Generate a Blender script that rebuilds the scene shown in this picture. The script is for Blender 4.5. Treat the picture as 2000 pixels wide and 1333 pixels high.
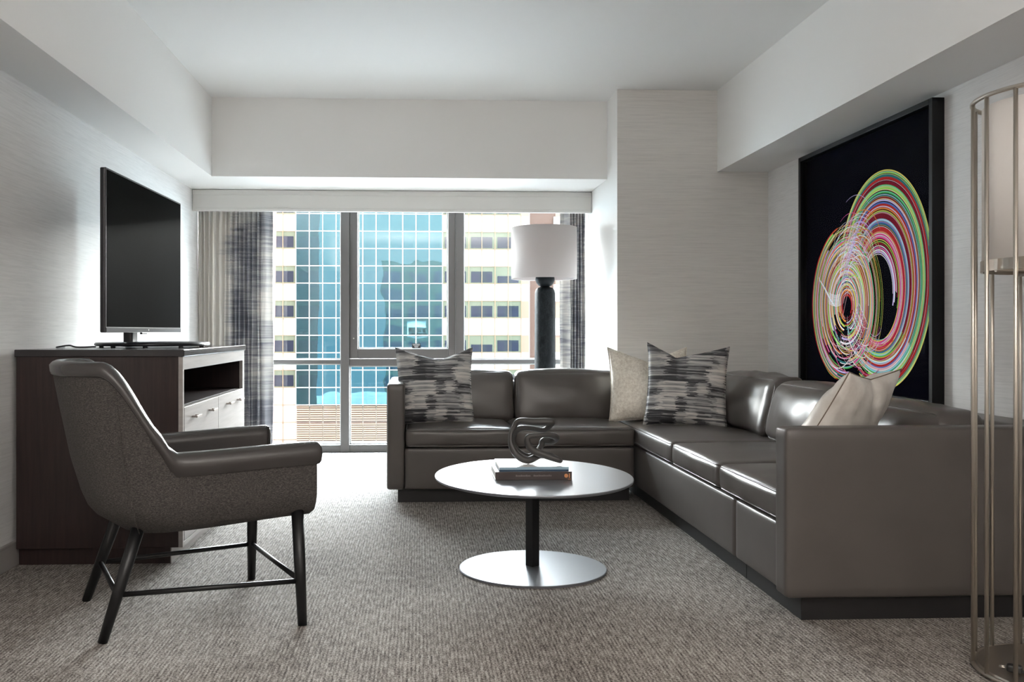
import bpy, bmesh, math, random
from mathutils import Vector, Matrix, noise
random.seed(7)
for o in list(bpy.data.objects): bpy.data.objects.remove(o)
S = bpy.context.scene
C = S.collection
R = math.radians
PI = math.pi

# ------------------------------------------------------------------ camera
cam_d = bpy.data.cameras.new('camera')
cam = bpy.data.objects.new('camera', cam_d); C.objects.link(cam)
cam.location = (0, 0, 1.05)
cam.rotation_euler = (R(90), 0, R(-2.4867))
cam_d.sensor_width = 36; cam_d.lens = 31.5
cam_d.shift_x = 104/2000; cam_d.shift_y = -18.5/2000
cam_d.clip_start = .05; cam_d.clip_end = 1000
S.camera = cam
# ------------------------------------------------------------------ colour management
S.view_settings.view_transform = 'Standard'
S.view_settings.look = 'None'
S.view_settings.exposure = 0.40
S.view_settings.gamma = 1
S.view_settings.use_curve_mapping = False
# ------------------------------------------------------------------ sky
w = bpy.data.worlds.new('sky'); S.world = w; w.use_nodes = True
nt = w.node_tree; nt.nodes.clear()
out = nt.nodes.new('ShaderNodeOutputWorld'); bg = nt.nodes.new('ShaderNodeBackground')
tc = nt.nodes.new('ShaderNodeTexCoord'); sx = nt.nodes.new('ShaderNodeSeparateXYZ')
cr = nt.nodes.new('ShaderNodeValToRGB')
cr.color_ramp.elements[0].position = 0.0; cr.color_ramp.elements[0].color = (.42, .55, .62, 1)
cr.color_ramp.elements[1].position = 0.75; cr.color_ramp.elements[1].color = (.70, .85, 1, 1)
e = cr.color_ramp.elements.new(.12); e.color = (1, .985, .95, 1)
nt.links.new(tc.outputs['Generated'], sx.inputs[0]); nt.links.new(sx.outputs['Z'], cr.inputs[0])
nt.links.new(cr.outputs[0], bg.inputs[0])
# the half of the sky the window faces gets added brightness to light the room, the other half stays dim
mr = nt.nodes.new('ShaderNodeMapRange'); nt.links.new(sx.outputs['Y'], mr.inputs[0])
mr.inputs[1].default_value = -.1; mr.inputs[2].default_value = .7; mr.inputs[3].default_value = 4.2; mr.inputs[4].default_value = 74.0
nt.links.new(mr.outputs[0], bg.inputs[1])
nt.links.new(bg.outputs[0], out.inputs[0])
# ------------------------------------------------------------------ sun, ceiling lamp and added fill lights
def light(name, kind, loc, rot, energy, color, **k):
    d = bpy.data.lights.new(name, kind); d.energy = energy; d.color = color
    for a, v in k.items(): setattr(d, a, v)
    o = bpy.data.objects.new(name, d); C.objects.link(o); o.location = loc; o.rotation_euler = rot
    return o
light('sun', 'SUN', (0, -20, 60), (R(48), 0, R(18)), 3.1, (1, .95, .88), angle=R(.6))
light('ceiling_lamp', 'AREA', (.3, -.7, 2.72), (0, 0, 0), 4, (1, .93, .86), shape='RECTANGLE', size=2.6, size_y=1.6)
light('added_up_fill', 'AREA', (.3, -.5, 1.9), (R(180), 0, 0), 145, (1, .95, .90), shape='RECTANGLE', size=2.6, size_y=1.2)  # added unseen fill, thrown upwards to brighten the ceiling
light('added_rear_fill', 'AREA', (.3, -1.8, 1.9), (R(85), 0, 0), 3, (1, .95, .90), shape='RECTANGLE', size=2.8, size_y=1.0)  # added unseen fill from behind the camera, no wall fitting there
pt = light('window_portal', 'AREA', (-.21, 7.99, 1.12), (R(-90), 0, 0), 1, (1, 1, 1), shape='RECTANGLE', size=3.2, size_y=2.1)
pt.data.cycles.is_portal = True

# ------------------------------------------------------------------ materials
def mat(name, color=(.5, .5, .5), rough=.5, metal=0., **kw):
    m = bpy.data.materials.new(name); m.use_nodes = True
    b = m.node_tree.nodes['Principled BSDF']
    b.inputs['Base Color'].default_value = (*color, 1)
    b.inputs['Roughness'].default_value = rough
    b.inputs['Metallic'].default_value = metal
    for k, v in kw.items(): b.inputs[k.replace('_', ' ')].default_value = v
    return m
def N(m, t, **kw):
    n = m.node_tree.nodes.new(t)
    for k, v in kw.items():
        if hasattr(n, k): setattr(n, k, v)
        else: n.inputs[k].default_value = v
    return n
def L(m, a, b): m.node_tree.links.new(a, b)
def B(m): return m.node_tree.nodes['Principled BSDF']
def coords(m, scale=(1, 1, 1), kind='Object', rot=(0, 0, 0)):
    t = N(m, 'ShaderNodeTexCoord'); mp = N(m, 'ShaderNodeMapping')
    mp.inputs['Scale'].default_value = scale; mp.inputs['Rotation'].default_value = rot
    L(m, t.outputs[kind], mp.inputs[0]); return mp.outputs[0]
def noise_t(m, vec, scale=5, detail=3, rough=.5):
    n = N(m, 'ShaderNodeTexNoise'); n.inputs['Scale'].default_value = scale
    n.inputs['Detail'].default_value = detail; n.inputs['Roughness'].default_value = rough
    L(m, vec, n.inputs['Vector']); return n.outputs['Fac']
def ramp(m, fac, stops):
    r = N(m, 'ShaderNodeValToRGB'); el = r.color_ramp.elements
    el[0].position, el[0].color = stops[0][0], (*stops[0][1], 1)
    el[1].position, el[1].color = stops[-1][0], (*stops[-1][1], 1)
    for p, c in stops[1:-1]:
        x = el.new(p); x.color = (*c, 1)
    L(m, fac, r.inputs[0]); return r.outputs[0]
def bump(m, fac, strength=.3, dist=.01):
    b = N(m, 'ShaderNodeBump'); b.inputs['Strength'].default_value = strength; b.inputs['Distance'].default_value = dist
    L(m, fac, b.inputs['Height']); L(m, b.outputs[0], B(m).inputs['Normal'])
def math_n(m, op, a, b=None, clamp=False):
    n = N(m, 'ShaderNodeMath'); n.operation = op; n.use_clamp = clamp
    for i, v in enumerate((a, b)):
        if v is None: continue
        if isinstance(v, (int, float)): n.inputs[i].default_value = v
        else: L(m, v, n.inputs[i])
    return n.outputs[0]
def mixc(m, fac, a, b):
    n = N(m, 'ShaderNodeMix'); n.data_type = 'RGBA'
    for s, v in ((n.inputs[0], fac), (n.inputs[6], a), (n.inputs[7], b)):
        if isinstance(v, tuple): s.default_value = (*v, 1)
        elif isinstance(v, (int, float)): s.default_value = v
        else: L(m, v, s)
    return n.outputs[2]

M = {}
M['paint'] = mat('ceiling_paint', (.80, .795, .785), .7)
M['paint_wall'] = mat('bulkhead_paint', (.80, .79, .775), .65)
def wallpaper(name, sc, col):
    m = mat(name, col, .6)
    v = coords(m, sc)
    a = noise_t(m, v, 1, 4, .65); 
    c = ramp(m, a, [(.3, tuple(x*.90 for x in col)), (.5, col), (.7, tuple(min(1, x*1.07) for x in col))])
    L(m, c, B(m).inputs['Base Color']); bump(m, a, .25, .002)
    return m
M['paper_side'] = wallpaper('woven_wallpaper_side', (8, 5, 160), (.70, .69, .685))
M['paper_back'] = wallpaper('woven_wallpaper_back', (5, 8, 160), (.66, .64, .615))
# carpet
m = mat('loop_carpet', (.2, .18, .16), .95)
v1 = coords(m, (95, 15, 1)); n1 = noise_t(m, v1, 1, 2, .6)
v2 = coords(m, (170, 120, 1)); n2 = noise_t(m, v2, 1, 2, .6)
v3 = coords(m, (1.7, 1.1, 1)); n3 = noise_t(m, v3, 1, 3, .6)
spx = N(m, 'ShaderNodeSeparateXYZ'); tcc = N(m, 'ShaderNodeTexCoord'); L(m, tcc.outputs['Object'], spx.inputs[0])
row = math_n(m, 'ABSOLUTE', math_n(m, 'SINE', math_n(m, 'MULTIPLY', math_n(m, 'ADD', spx.outputs[0], math_n(m, 'MULTIPLY', n2, .002)), PI/.0125)))
s = math_n(m, 'ADD', math_n(m, 'MULTIPLY', n1, .40), math_n(m, 'MULTIPLY', n2, .54))
s = math_n(m, 'ADD', s, math_n(m, 'MULTIPLY', row, .085))
s = math_n(m, 'ADD', s, math_n(m, 'MULTIPLY', math_n(m, 'SUBTRACT', n3, .5), .16))
c = ramp(m, s, [(.36, (.030, .025, .022)), (.455, (.125, .108, .096)), (.54, (.235, .212, .192)), (.66, (.44, .41, .375))])
L(m, c, B(m).inputs['Base Color']); bump(m, s, .8, .006); B(m).inputs['Specular IOR Level'].default_value = .2
M['carpet'] = m
# leather
def leather(name, col, rough):
    m = mat(name, col, rough); v = coords(m)
    a = noise_t(m, v, 260, 3, .6); b = noise_t(m, v, 5, 3, .5)
    bump(m, math_n(m, 'ADD', math_n(m, 'MULTIPLY', a, .04), b), .10, .010)
    L(m, ramp(m, b, [(.3, tuple(x*.93 for x in col)), (.7, tuple(x*1.07 for x in col))]), B(m).inputs['Base Color'])
    return m
M['leather'] = leather('taupe_leather', (.078, .068, .063), .38)
M['leather_seat'] = leather('taupe_cushion_leather', (.078, .068, .063), .31)
M['chair_leather'] = leather('charcoal_leather', (.045, .040, .039), .27)
M['piping'] = mat('leather_piping', (.09, .08, .075), .35)
m = mat('tweed_fabric', (.1, .09, .085), .9)
v = coords(m, (620, 620, 700)); a = noise_t(m, v, 1, 2, .7); v = coords(m, (140, 140, 420)); b = noise_t(m, v, 1, 2, .6)
s = math_n(m, 'ADD', math_n(m, 'MULTIPLY', a, .6), math_n(m, 'MULTIPLY', b, .4))
L(m, ramp(m, s, [(.38, (.015, .013, .012)), (.5, (.048, .042, .039)), (.62, (.12, .108, .10))]), B(m).inputs['Base Color'])
bump(m, s, .6, .003); M['tweed'] = m
M['black_metal'] = mat('black_powder_metal', (.012, .012, .013), .35, .3)
M['table_black'] = mat('black_tube', (.01, .01, .011), .4, .2)
M['table_metal'] = mat('satin_grey_lacquer', (.17, .175, .19), .33, .5)
M['kick'] = mat('black_plinth', (.012, .011, .012), .45)
m = mat('espresso_wood', (.02, .012, .011), .38)
v = coords(m, (30, 6, 1.5)); a = noise_t(m, v, 2, 4, .6)
L(m, ramp(m, a, [(.3, (.013, .007, .007)), (.7, (.032, .017, .016))]), B(m).inputs['Base Color']); M['espresso'] = m
m = mat('veneer_with_window_sheen', (.5, .46, .44), .35)  # window reflection on the console fronts is put into this pale colour
v = coords(m, (3, 3, 45)); a = noise_t(m, v, 1, 4, .6)
L(m, ramp(m, a, [(.3, (.30, .275, .262)), (.7, (.38, .352, .338))]), B(m).inputs['Base Color']); M['veneer'] = m
M['stone_top'] = mat('dark_stone_top', (.035, .032, .034), .14)
M['dark_inside'] = mat('cabinet_inside', (.012, .010, .011), .5)
M['steel'] = mat('satin_nickel', (.55, .52, .48), .28, 1)
M['handle'] = mat('handle_nickel', (.42, .38, .35), .3, 1)
M['nickel'] = mat('brushed_nickel_lamp', (.52, .475, .42), .34, 1)
M['tv_body'] = mat('tv_plastic', (.012, .012, .016), .3)
def matte(name, col, g=.03, rough=.3):
    m = bpy.data.materials.new(name); m.use_nodes = True; t = m.node_tree; t.nodes.clear()
    o = t.nodes.new('ShaderNodeOutputMaterial'); mx = t.nodes.new('ShaderNodeMixShader'); df = t.nodes.new('ShaderNodeBsdfDiffuse'); gl = t.nodes.new('ShaderNodeBsdfGlossy')
    df.inputs[0].default_value = (*col, 1); gl.inputs['Roughness'].default_value = rough; mx.inputs[0].default_value = g
    t.links.new(df.outputs[0], mx.inputs[1]); t.links.new(gl.outputs[0], mx.inputs[2]); t.links.new(mx.outputs[0], o.inputs[0])
    return m
M['tv_screen'] = matte('tv_matte_screen', (.004, .004, .004), .010, .28)
M['tv_bezel'] = matte('tv_lower_bezel', (.07, .07, .075), .05, .4)
M['white_mark'] = mat('white_mark', (.8, .8, .8), .5)
m = mat('window_metal', (.105, .098, .096), .5, .3); M['frame'] = m
M['bead'] = mat('pale_glazing_bead', (.62, .61, .60), .4)
M['valance'] = mat('valance_fabric', (.60, .585, .56), .7)
M['baseboard'] = mat('baseboard_vinyl', (.33, .31, .295), .6)
def glass(name, tint=(1, 1, 1), g=.06):
    m = bpy.data.materials.new(name); m.use_nodes = True; t = m.node_tree; t.nodes.clear()
    o = t.nodes.new('ShaderNodeOutputMaterial'); mx = t.nodes.new('ShaderNodeMixShader')
    tr = t.nodes.new('ShaderNodeBsdfTransparent'); gl = t.nodes.new('ShaderNodeBsdfGlossy')
    tr.inputs[0].default_value = (*tint, 1); gl.inputs['Roughness'].default_value = .01
    mx.inputs[0].default_value = g
    t.links.new(tr.outputs[0], mx.inputs[1]); t.links.new(gl.outputs[0], mx.inputs[2]); t.links.new(mx.outputs[0], o.inputs[0])
    return m
M['glass'] = glass('window_glass', (.97, .985, .98), .03)
M['pic_glass'] = glass('picture_glazing', (.98, .98, .98), .006)
def translucent(m, amount, color):
    t = m.node_tree; o = [n for n in t.nodes if n.type == 'OUTPUT_MATERIAL'][0]
    mx = t.nodes.new('ShaderNodeMixShader'); tr = t.nodes.new('ShaderNodeBsdfTranslucent')
    if isinstance(color, tuple): tr.inputs[0].default_value = (*color, 1)
    else: t.links.new(color, tr.inputs[0])
    mx.inputs[0].default_value = amount
    t.links.new(B(m).outputs[0], mx.inputs[1]); t.links.new(tr.outputs[0], mx.inputs[2]); t.links.new(mx.outputs[0], o.inputs[0])
# curtain: cream cloth, grey brushed horizontal strokes that gather to one side
def curtain_mat(name, lo, hi, dens):
    m = mat(name, (.5, .48, .43), .85)
    uv = N(m, 'ShaderNodeUVMap'); mp = N(m, 'ShaderNodeMapping'); mp.inputs['Scale'].default_value = (2.2, 26, 1)
    L(m, uv.outputs[0], mp.inputs[0]); a = noise_t(m, mp.outputs[0], 1, 5, .7)
    mp2 = N(m, 'ShaderNodeMapping'); mp2.inputs['Scale'].default_value = (3.2, 2.1, 1); mp2.inputs['Location'].default_value = (.3, .8, 0)
    L(m, uv.outputs[0], mp2.inputs[0]); b = noise_t(m, mp2.outputs[0], 1, 2, .5)
    mp3 = N(m, 'ShaderNodeMapping'); mp3.inputs['Scale'].default_value = (5, 95, 1)
    L(m, uv.outputs[0], mp3.inputs[0]); c3 = noise_t(m, mp3.outputs[0], 1, 2, .5)
    sp = N(m, 'ShaderNodeSeparateXYZ'); L(m, uv.outputs[0], sp.inputs[0])
    mr = N(m, 'ShaderNodeMapRange'); L(m, sp.outputs[0], mr.inputs[0])
    mr.inputs[1].default_value = lo; mr.inputs[2].default_value = hi; mr.inputs[3].default_value = -.30; mr.inputs[4].default_value = dens
    s = math_n(m, 'ADD', math_n(m, 'ADD', math_n(m, 'MULTIPLY', a, .50), math_n(m, 'MULTIPLY', b, .55)), mr.outputs[0])
    s = math_n(m, 'ADD', s, math_n(m, 'MULTIPLY', math_n(m, 'SUBTRACT', c3, .5), .30))
    col = ramp(m, s, [(.50, (.50, .475, .445)), (.60, (.36, .35, .345)), (.70, (.19, .19, .21)), (.86, (.10, .105, .13))])
    L(m, col, B(m).inputs['Base Color']); translucent(m, .32, col)
    return m
M['curtain_l'] = curtain_mat('streaked_curtain', .0, .33, .10)
M['curtain_r'] = curtain_mat('streaked_curtain_dense', -.5, .1, .10)
# ikat cushion fabric
m = mat('ikat_cushion', (.4, .4, .4), .75)
t = N(m, 'ShaderNodeTexCoord'); sp = N(m, 'ShaderNodeSeparateXYZ'); L(m, t.outputs['Object'], sp.inputs[0])
jx = noise_t(m, coords(m, (14, 14, 120)), 1, 2, .6)
xx = math_n(m, 'ADD', sp.outputs[0], math_n(m, 'MULTIPLY', math_n(m, 'SUBTRACT', jx, .5), .13))
def cell(vx, vz, sx_, sz_, off):
    cx_ = math_n(m, 'FLOOR', math_n(m, 'MULTIPLY', vx, sx_)); cz_ = math_n(m, 'FLOOR', math_n(m, 'MULTIPLY', vz, sz_))
    cb = N(m, 'ShaderNodeCombineXYZ'); L(m, cx_, cb.inputs[0]); L(m, cz_, cb.inputs[1]); cb.inputs[2].default_value = off
    wn = N(m, 'ShaderNodeTexWhiteNoise'); wn.noise_dimensions = '3D'; L(m, cb.outputs[0], wn.inputs['Vector']); return wn.outputs['Value']
c1 = cell(xx, sp.outputs[2], 17, 11, 1.3); c2 = cell(xx, sp.outputs[2], 7, 95, 4.1)
st = noise_t(m, coords(m, (5, 5, 150)), 1, 3, .65)
s = math_n(m, 'ADD', math_n(m, 'ADD', math_n(m, 'MULTIPLY', c1, .30), math_n(m, 'MULTIPLY', c2, .22)), math_n(m, 'MULTIPLY', st, .62))
L(m, ramp(m, s, [(.40, (.03, .03, .034)), (.48, (.075, .075, .08)), (.54, (.20, .20, .205)), (.62, (.36, .355, .35)), (.78, (.62, .59, .56))]), B(m).inputs['Base Color'])
bump(m, st, .3, .003); M['ikat'] = m
m = mat('champagne_cushion', (.6, .55, .47), .42, .12)
a = noise_t(m, coords(m, (60, 60, 60)), 1, 4, .7); b = noise_t(m, coords(m, (9, 9, 9)), 1, 3, .6)
L(m, ramp(m, a, [(.35, (.62, .555, .47)), (.65, (.85, .80, .71))]), B(m).inputs['Base Color']); bump(m, math_n(m, 'ADD', a, b), .35, .006)
L(m, ramp(m, b, [(.35, (.28,)*3), (.65, (.55,)*3)]), B(m).inputs['Roughness']); M['gold'] = m
m = mat('pearl_cushion', (.70, .655, .60), .42, .1)
b = noise_t(m, coords(m, (9, 9, 9)), 1, 4, .6); bump(m, b, .5, .012)
L(m, ramp(m, b, [(.35, (.62, .57, .52)), (.65, (.76, .72, .67))]), B(m).inputs['Base Color']); M['pearl'] = m
M['seam'] = mat('cushion_seam', (.20, .15, .11), .8)
m = mat('linen_shade', (.66, .61, .60), .8)
bump(m, noise_t(m, coords(m, (300, 300, 300)), 1, 2), .2, .002); translucent(m, .22, (.66, .61, .60)); M['shade'] = m
m = mat('ivory_shade', (.90, .86, .83), .8); translucent(m, .25, (.90, .86, .83)); M['ivory'] = m
m = mat('black_marble', (.02, .022, .025), .5, 0, Specular_IOR_Level=.12)
v = coords(m, (7, 7, 3)); a = noise_t(m, v, 1.5, 6, .75)
L(m, ramp(m, a, [(.40, (.005, .007, .009)), (.49, (.014, .017, .02)), (.505, (.022, .026, .03)), (.52, (.012, .015, .018)), (.7, (.006, .008, .010))]), B(m).inputs['Base Color']); M['marble'] = m
m = mat('bronze_grey_resin', (.045, .042, .040), .42)
bump(m, noise_t(m, coords(m), 90, 3), .2, .003); M['knot'] = m
M['book_paper'] = mat('paper_pages', (.75, .73, .69), .8)
M['book_white'] = mat('white_cover', (.80, .80, .82), .25)
M['book_navy'] = mat('navy_spine', (.012, .045, .085), .4)
M['book_blue'] = mat('pale_blue_band', (.30, .42, .50), .4)
M['book_brown'] = mat('dark_brown_spine', (.045, .032, .03), .4)
M['book_grey'] = mat('grey_spine_lettering', (.17, .15, .145), .5)
M['book_orange'] = mat('orange_spine_mark', (.60, .25, .10), .5)
M['book_side'] = mat('pale_cover', (.55, .54, .55), .3)
M['rubber'] = mat('black_rubber', (.012, .012, .013), .4)
M['frame_black'] = mat('black_lacquer_frame', (.005, .005, .006), .4, 0, Specular_IOR_Level=.25)
M['print_black'] = matte('black_print', (.003, .003, .006), 0)

# ------------------------------------------------------------------ mesh helpers
def V(*a): return Vector(a)
def tag(o, label=None, cat=None, group=None, kind=None):
    if label: o['label'] = label
    if cat: o['category'] = cat
    if group: o['group'] = group
    if kind: o['kind'] = kind
    return o
def wm(o):
    m = Matrix.LocRotScale(o.location, o.rotation_euler, o.scale)
    return wm(o.parent) @ o.matrix_parent_inverse @ m if o.parent else m
def obj(name, bm, mats, parent=None, smooth=False, local=False, loc=None, rot=None):
    me = bpy.data.meshes.new(name); bmesh.ops.recalc_face_normals(bm, faces=bm.faces)
    bm.to_mesh(me); bm.free()
    for x in (mats if isinstance(mats, (list, tuple)) else [mats]): me.materials.append(x)
    if smooth:
        for p in me.polygons: p.use_smooth = True
    o = bpy.data.objects.new(name, me); C.objects.link(o)
    if loc: o.location = loc
    if rot: o.rotation_euler = rot
    if parent:
        o.parent = parent
        if not local: o.matrix_parent_inverse = wm(parent).inverted()
    return o
def thing(name, label, cat, loc=(0, 0, 0), rz=0, group=None, kind=None):
    o = bpy.data.objects.new(name, None); C.objects.link(o); o.empty_display_size = .1
    o.location = loc; o.rotation_euler = (0, 0, rz)
    if kind: o['kind'] = kind
    return tag(o, label, cat, group)
def box(bm, x0, x1, y0, y1, z0, z1, bev=0, seg=2, mi=0):
    r = bmesh.ops.create_cube(bm, size=1)['verts']
    for v in r: v.co = V(x0+(v.co.x+.5)*(x1-x0), y0+(v.co.y+.5)*(y1-y0), z0+(v.co.z+.5)*(z1-z0))
    fs = set(f for v in r for f in v.link_faces)
    for f in fs: f.material_index = mi
    if bev > 0:
        es = list(set(e for v in r for e in v.link_edges))
        q = bmesh.ops.bevel(bm, geom=es, offset=bev, segments=seg, affect='EDGES', profile=.5)
        for f in q['faces']: f.material_index = mi
    return bm
def nb(): return bmesh.new()
def bx(name, x0, x1, y0, y1, z0, z1, m, parent=None, bev=0, seg=2, smooth=False):
    return obj(name, box(nb(), x0, x1, y0, y1, z0, z1, bev, seg), m, parent, smooth)
def tube(bm, pts, r, seg=10, closed=False, mi=0, caps=True, flat=None):
    n = len(pts); rings = []; up = None
    for i, p in enumerate(pts):
        a = pts[(i-1) % n] if (closed or i > 0) else p; b = pts[(i+1) % n] if (closed or i < n-1) else p
        t = (b-a).normalized()
        if up is None:
            up = V(0, 0, 1) if abs(t.z) < .9 else V(1, 0, 0)
        x = (up - t*up.dot(t)).normalized(); y = t.cross(x); up = x
        rr = r[i] if isinstance(r, (list, tuple)) else r
        rings.append([bm.verts.new(p + x*math.cos(2*PI*k/seg)*rr + y*math.sin(2*PI*k/seg)*rr*(flat or 1)) for k in range(seg)])
    m_ = n if closed else n-1
    for i in range(m_):
        A, Bq = rings[i], rings[(i+1) % n]
        off = 0
        if closed and i == n-1:
            off = min(range(seg), key=lambda k: (A[0].co-Bq[k].co).length)
        for k in range(seg):
            f = bm.faces.new((A[k], A[(k+1) % seg], Bq[(k+1+off) % seg], Bq[(k+off) % seg])); f.material_index = mi; f.smooth = True
    if not closed and caps:
        f = bm.faces.new(rings[0]); f.material_index = mi; f = bm.faces.new(rings[-1][::-1]); f.material_index = mi
    return bm
def lathe(bm, prof, c=(0, 0), seg=48, sx=1, sy=1, cap=True, mi=0):
    rings = []
    for r, z in prof:
        rings.append([bm.verts.new(V(c[0]+sx*r*math.cos(2*PI*k/seg), c[1]+sy*r*math.sin(2*PI*k/seg), z)) for k in range(seg)])
    for A, Bq in zip(rings, rings[1:]):
        for k in range(seg):
            f = bm.faces.new((A[k], A[(k+1) % seg], Bq[(k+1) % seg], Bq[k])); f.material_index = mi
    if cap:
        bm.faces.new(rings[0][::-1]).material_index = mi; bm.faces.new(rings[-1]).material_index = mi
    return bm
def spline(P, n=8, closed=False):
    out = []; k = len(P); rng = k if closed else k-1
    for i in range(rng):
        p0 = P[(i-1) % k] if closed or i > 0 else P[i]; p1 = P[i]; p2 = P[(i+1) % k]
        p3 = P[(i+2) % k] if closed or i+2 < k else P[(i+1) % k]
        for j in range(n):
            t = j/n
            out.append(.5*((2*p1) + (p2-p0)*t + (2*p0-5*p1+4*p2-p3)*t*t + (3*p1-p0-3*p2+p3)*t**3))
    if not closed: out.append(P[-1].copy())
    return out
def rbox(c, s, r, crown=(0, 0, 0), n=16, wr=0, seed=0, deform=None):
    """upholstered block: rounded edges of radius r, faces crowned outwards, light wrinkles"""
    bm = nb(); h = V(s[0]/2, s[1]/2, s[2]/2)
    ts = [math.sin(PI/2*(-1+2*i/n)) for i in range(n+1)]
    grid = {}
    def vert(i, j, k):
        key = (i, j, k)
        if key in grid: return grid[key]
        u = V(ts[i], ts[j], ts[k]); q = V(u.x*h.x, u.y*h.y, u.z*h.z)
        inn = V(*[max(-(h[a]-r), min(h[a]-r, q[a])) for a in range(3)])
        d = q-inn; p = inn + (d.normalized()*r if d.length > 1e-9 else d)
        for a in range(3):
            b, g = (a+1) % 3, (a+2) % 3
            p[a] += crown[a]*(1 if u[a] > 0 else -1)*abs(u[a])**3*(1-u[b]**2)*(1-u[g]**2)
        if wr:
            nv = V(seed*3.1, seed*1.7, 0)
            p += u.normalized()*wr*(noise.noise(V(q.x*7, q.y*7, q.z*7)+nv)+.6*noise.noise(V(q.x*16, q.y*16, q.z*16)+nv))
        if deform: p = deform(p, u)
        grid[key] = bm.verts.new(p+Vector(c)); return grid[key]
    for a in range(3):
        for side in (0, n):
            for i in range(n):
                for j in range(n):
                    q = []
                    for di, dj in ((0, 0), (1, 0), (1, 1), (0, 1)):
                        k = [0, 0, 0]; k[a] = side; k[(a+1) % 3] = i+di; k[(a+2) % 3] = j+dj
                        q.append(vert(*k))
                    if side == 0: q = q[::-1]
                    bm.faces.new(q).smooth = True
    return bm
def ring_path(c, hx, hy, r, axis, n=6):
    """rounded rectangle path; axis = normal axis"""
    pts = []
    for sx_, sy_, a0 in ((1, 1, 0), (-1, 1, 90), (-1, -1, 180), (1, -1, 270)):
        for k in range(n+1):
            a = R(a0+90*k/n); u = sx_*(hx-r)+r*math.cos(a); v = sy_*(hy-r)+r*math.sin(a)
            pts.append(V(c[0]+u, c[1]+v, c[2]) if axis == 'z' else (V(c[0], c[1]+u, c[2]+v) if axis == 'x' else V(c[0]+u, c[1], c[2]+v)))
    return pts
def struct(name, bm, m, parent=None, smooth=False):
    o = obj(name, bm, m, parent, smooth)
    if not parent: o['kind'] = 'structure'
    return o

# ------------------------------------------------------------------ room
XL, XR, YN, YW, ZC, ZS = -1.82, 2.49, -2.3, 7.82, 2.77, 2.19
XC = 1.40
struct('floor', box(nb(), XL-.2, XR+.2, YN-.2, YW+.12, -.2, 0), M['carpet'])
struct('ceiling', box(nb(), XL-.2, XR+.2, YN-.2, YW+.3, ZC, ZC+.2), M['paint'])
struct('wall_left', box(nb(), XL-.2, XL, YN-.2, YW+.3, 0, ZC), M['paper_side'])
struct('wall_right', box(nb(), XR, XR+.2, YN-.2, 6.307, 0, ZC), M['paper_side'])
struct('wall_near', box(nb(), XL, XR, YN-.2, YN, 0, ZC), M['paint_wall'])
bm = box(nb(), XC, XR+.2, 6.307, YW+.3, 0, ZC)
o = struct('wall_back', bm, [M['paper_back'], M['paint_wall']])
for p in o.data.polygons:
    if p.normal.x < -.9: p.material_index = 1
struct('trim_1', box(nb(), XL, -1.525, YN, 6.645, ZS, ZC), M['paint_wall'])      # left bulkhead
struct('trim_2', box(nb(), 2.12, XR, YN, 6.307, ZS, ZC), M['paint_wall'])        # right bulkhead
struct('trim_3', box(nb(), XL, XC, 6.645, YW+.12, ZS, ZC), M['paint_wall'])      # header over the window
bm = nb(); box(bm, XL, XL+.012, YN, YW, 0, .108, .002); box(bm, XL, XL+.016, YN, YW, .1, .113, .003)
struct('baseboard_left', bm, M['baseboard'])
bm = nb(); box(bm, XR-.012, XR, YN, 6.307, 0, .108, .002); box(bm, XR-.016, XR, YN, 6.307, .1, .113, .003)
struct('baseboard_right', bm, M['baseboard'])
bm = nb(); box(bm, XC-.012, XC, 6.307, YW, 0, .108, .002)
struct('baseboard_back', bm, M['baseboard'])

# window wall: three bays
win = thing('window_1', None, None, (-.2, YW, 0), kind='structure')
zt = 2.19; yb = YW; d = .10
bm = nb()
box(bm, XL, XC, yb, yb+d, 0, .064, .004)                 # sill
box(bm, XL, XC, yb, yb+d, 2.15, zt, .004)                # head
box(bm, -.688, -.612, yb-.01, yb+d, .0, zt, .004)         # mullion
box(bm, .312, .386, yb-.01, yb+d, .0, zt, .004)
box(bm, XL, XL+.06, yb, yb+d, 0, zt, .004); box(bm, XC-.06, XC, yb, yb+d, 0, zt, .004)
obj('window_frame', bm, M['frame'], win)
bm = nb(); box(bm, XL+.06, -.688, yb+.02, yb+.07, .768, .805, .003)
obj('transom_bar', bm, M['frame'], win)
bm = nb(); box(bm, .386, XC-.06, yb+.02, yb+.07, .768, .805, .003)
obj('transom_bar', bm, M['frame'], win)
bm = nb(); box(bm, -.612, .312, yb, yb+.08, .75, .812, .003)
obj('transom_bar', bm, M['frame'], win)
bm = nb()
for a in ((-.610, -.541, .814, 2.15), (.247, .310, .814, 2.15)): box(bm, a[0], a[1], yb+.005, yb+.06, a[2], a[3], .004)
box(bm, -.541, .247, yb+.005, yb+.06, .814, .900, .004); box(bm, -.541, .247, yb+.005, yb+.06, 2.115, 2.15, .004)
box(bm, -.60, -.596, yb, yb+.03, .83, 2.14); 
sash = obj('casement_sash', bm, M['frame'], win)
bm = tube(nb(), [V(-.575, yb+.012, .99), V(-.575, yb-.004, .99)], .006, 10)
obj('sash_screw', bm, M['steel'], sash)
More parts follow.
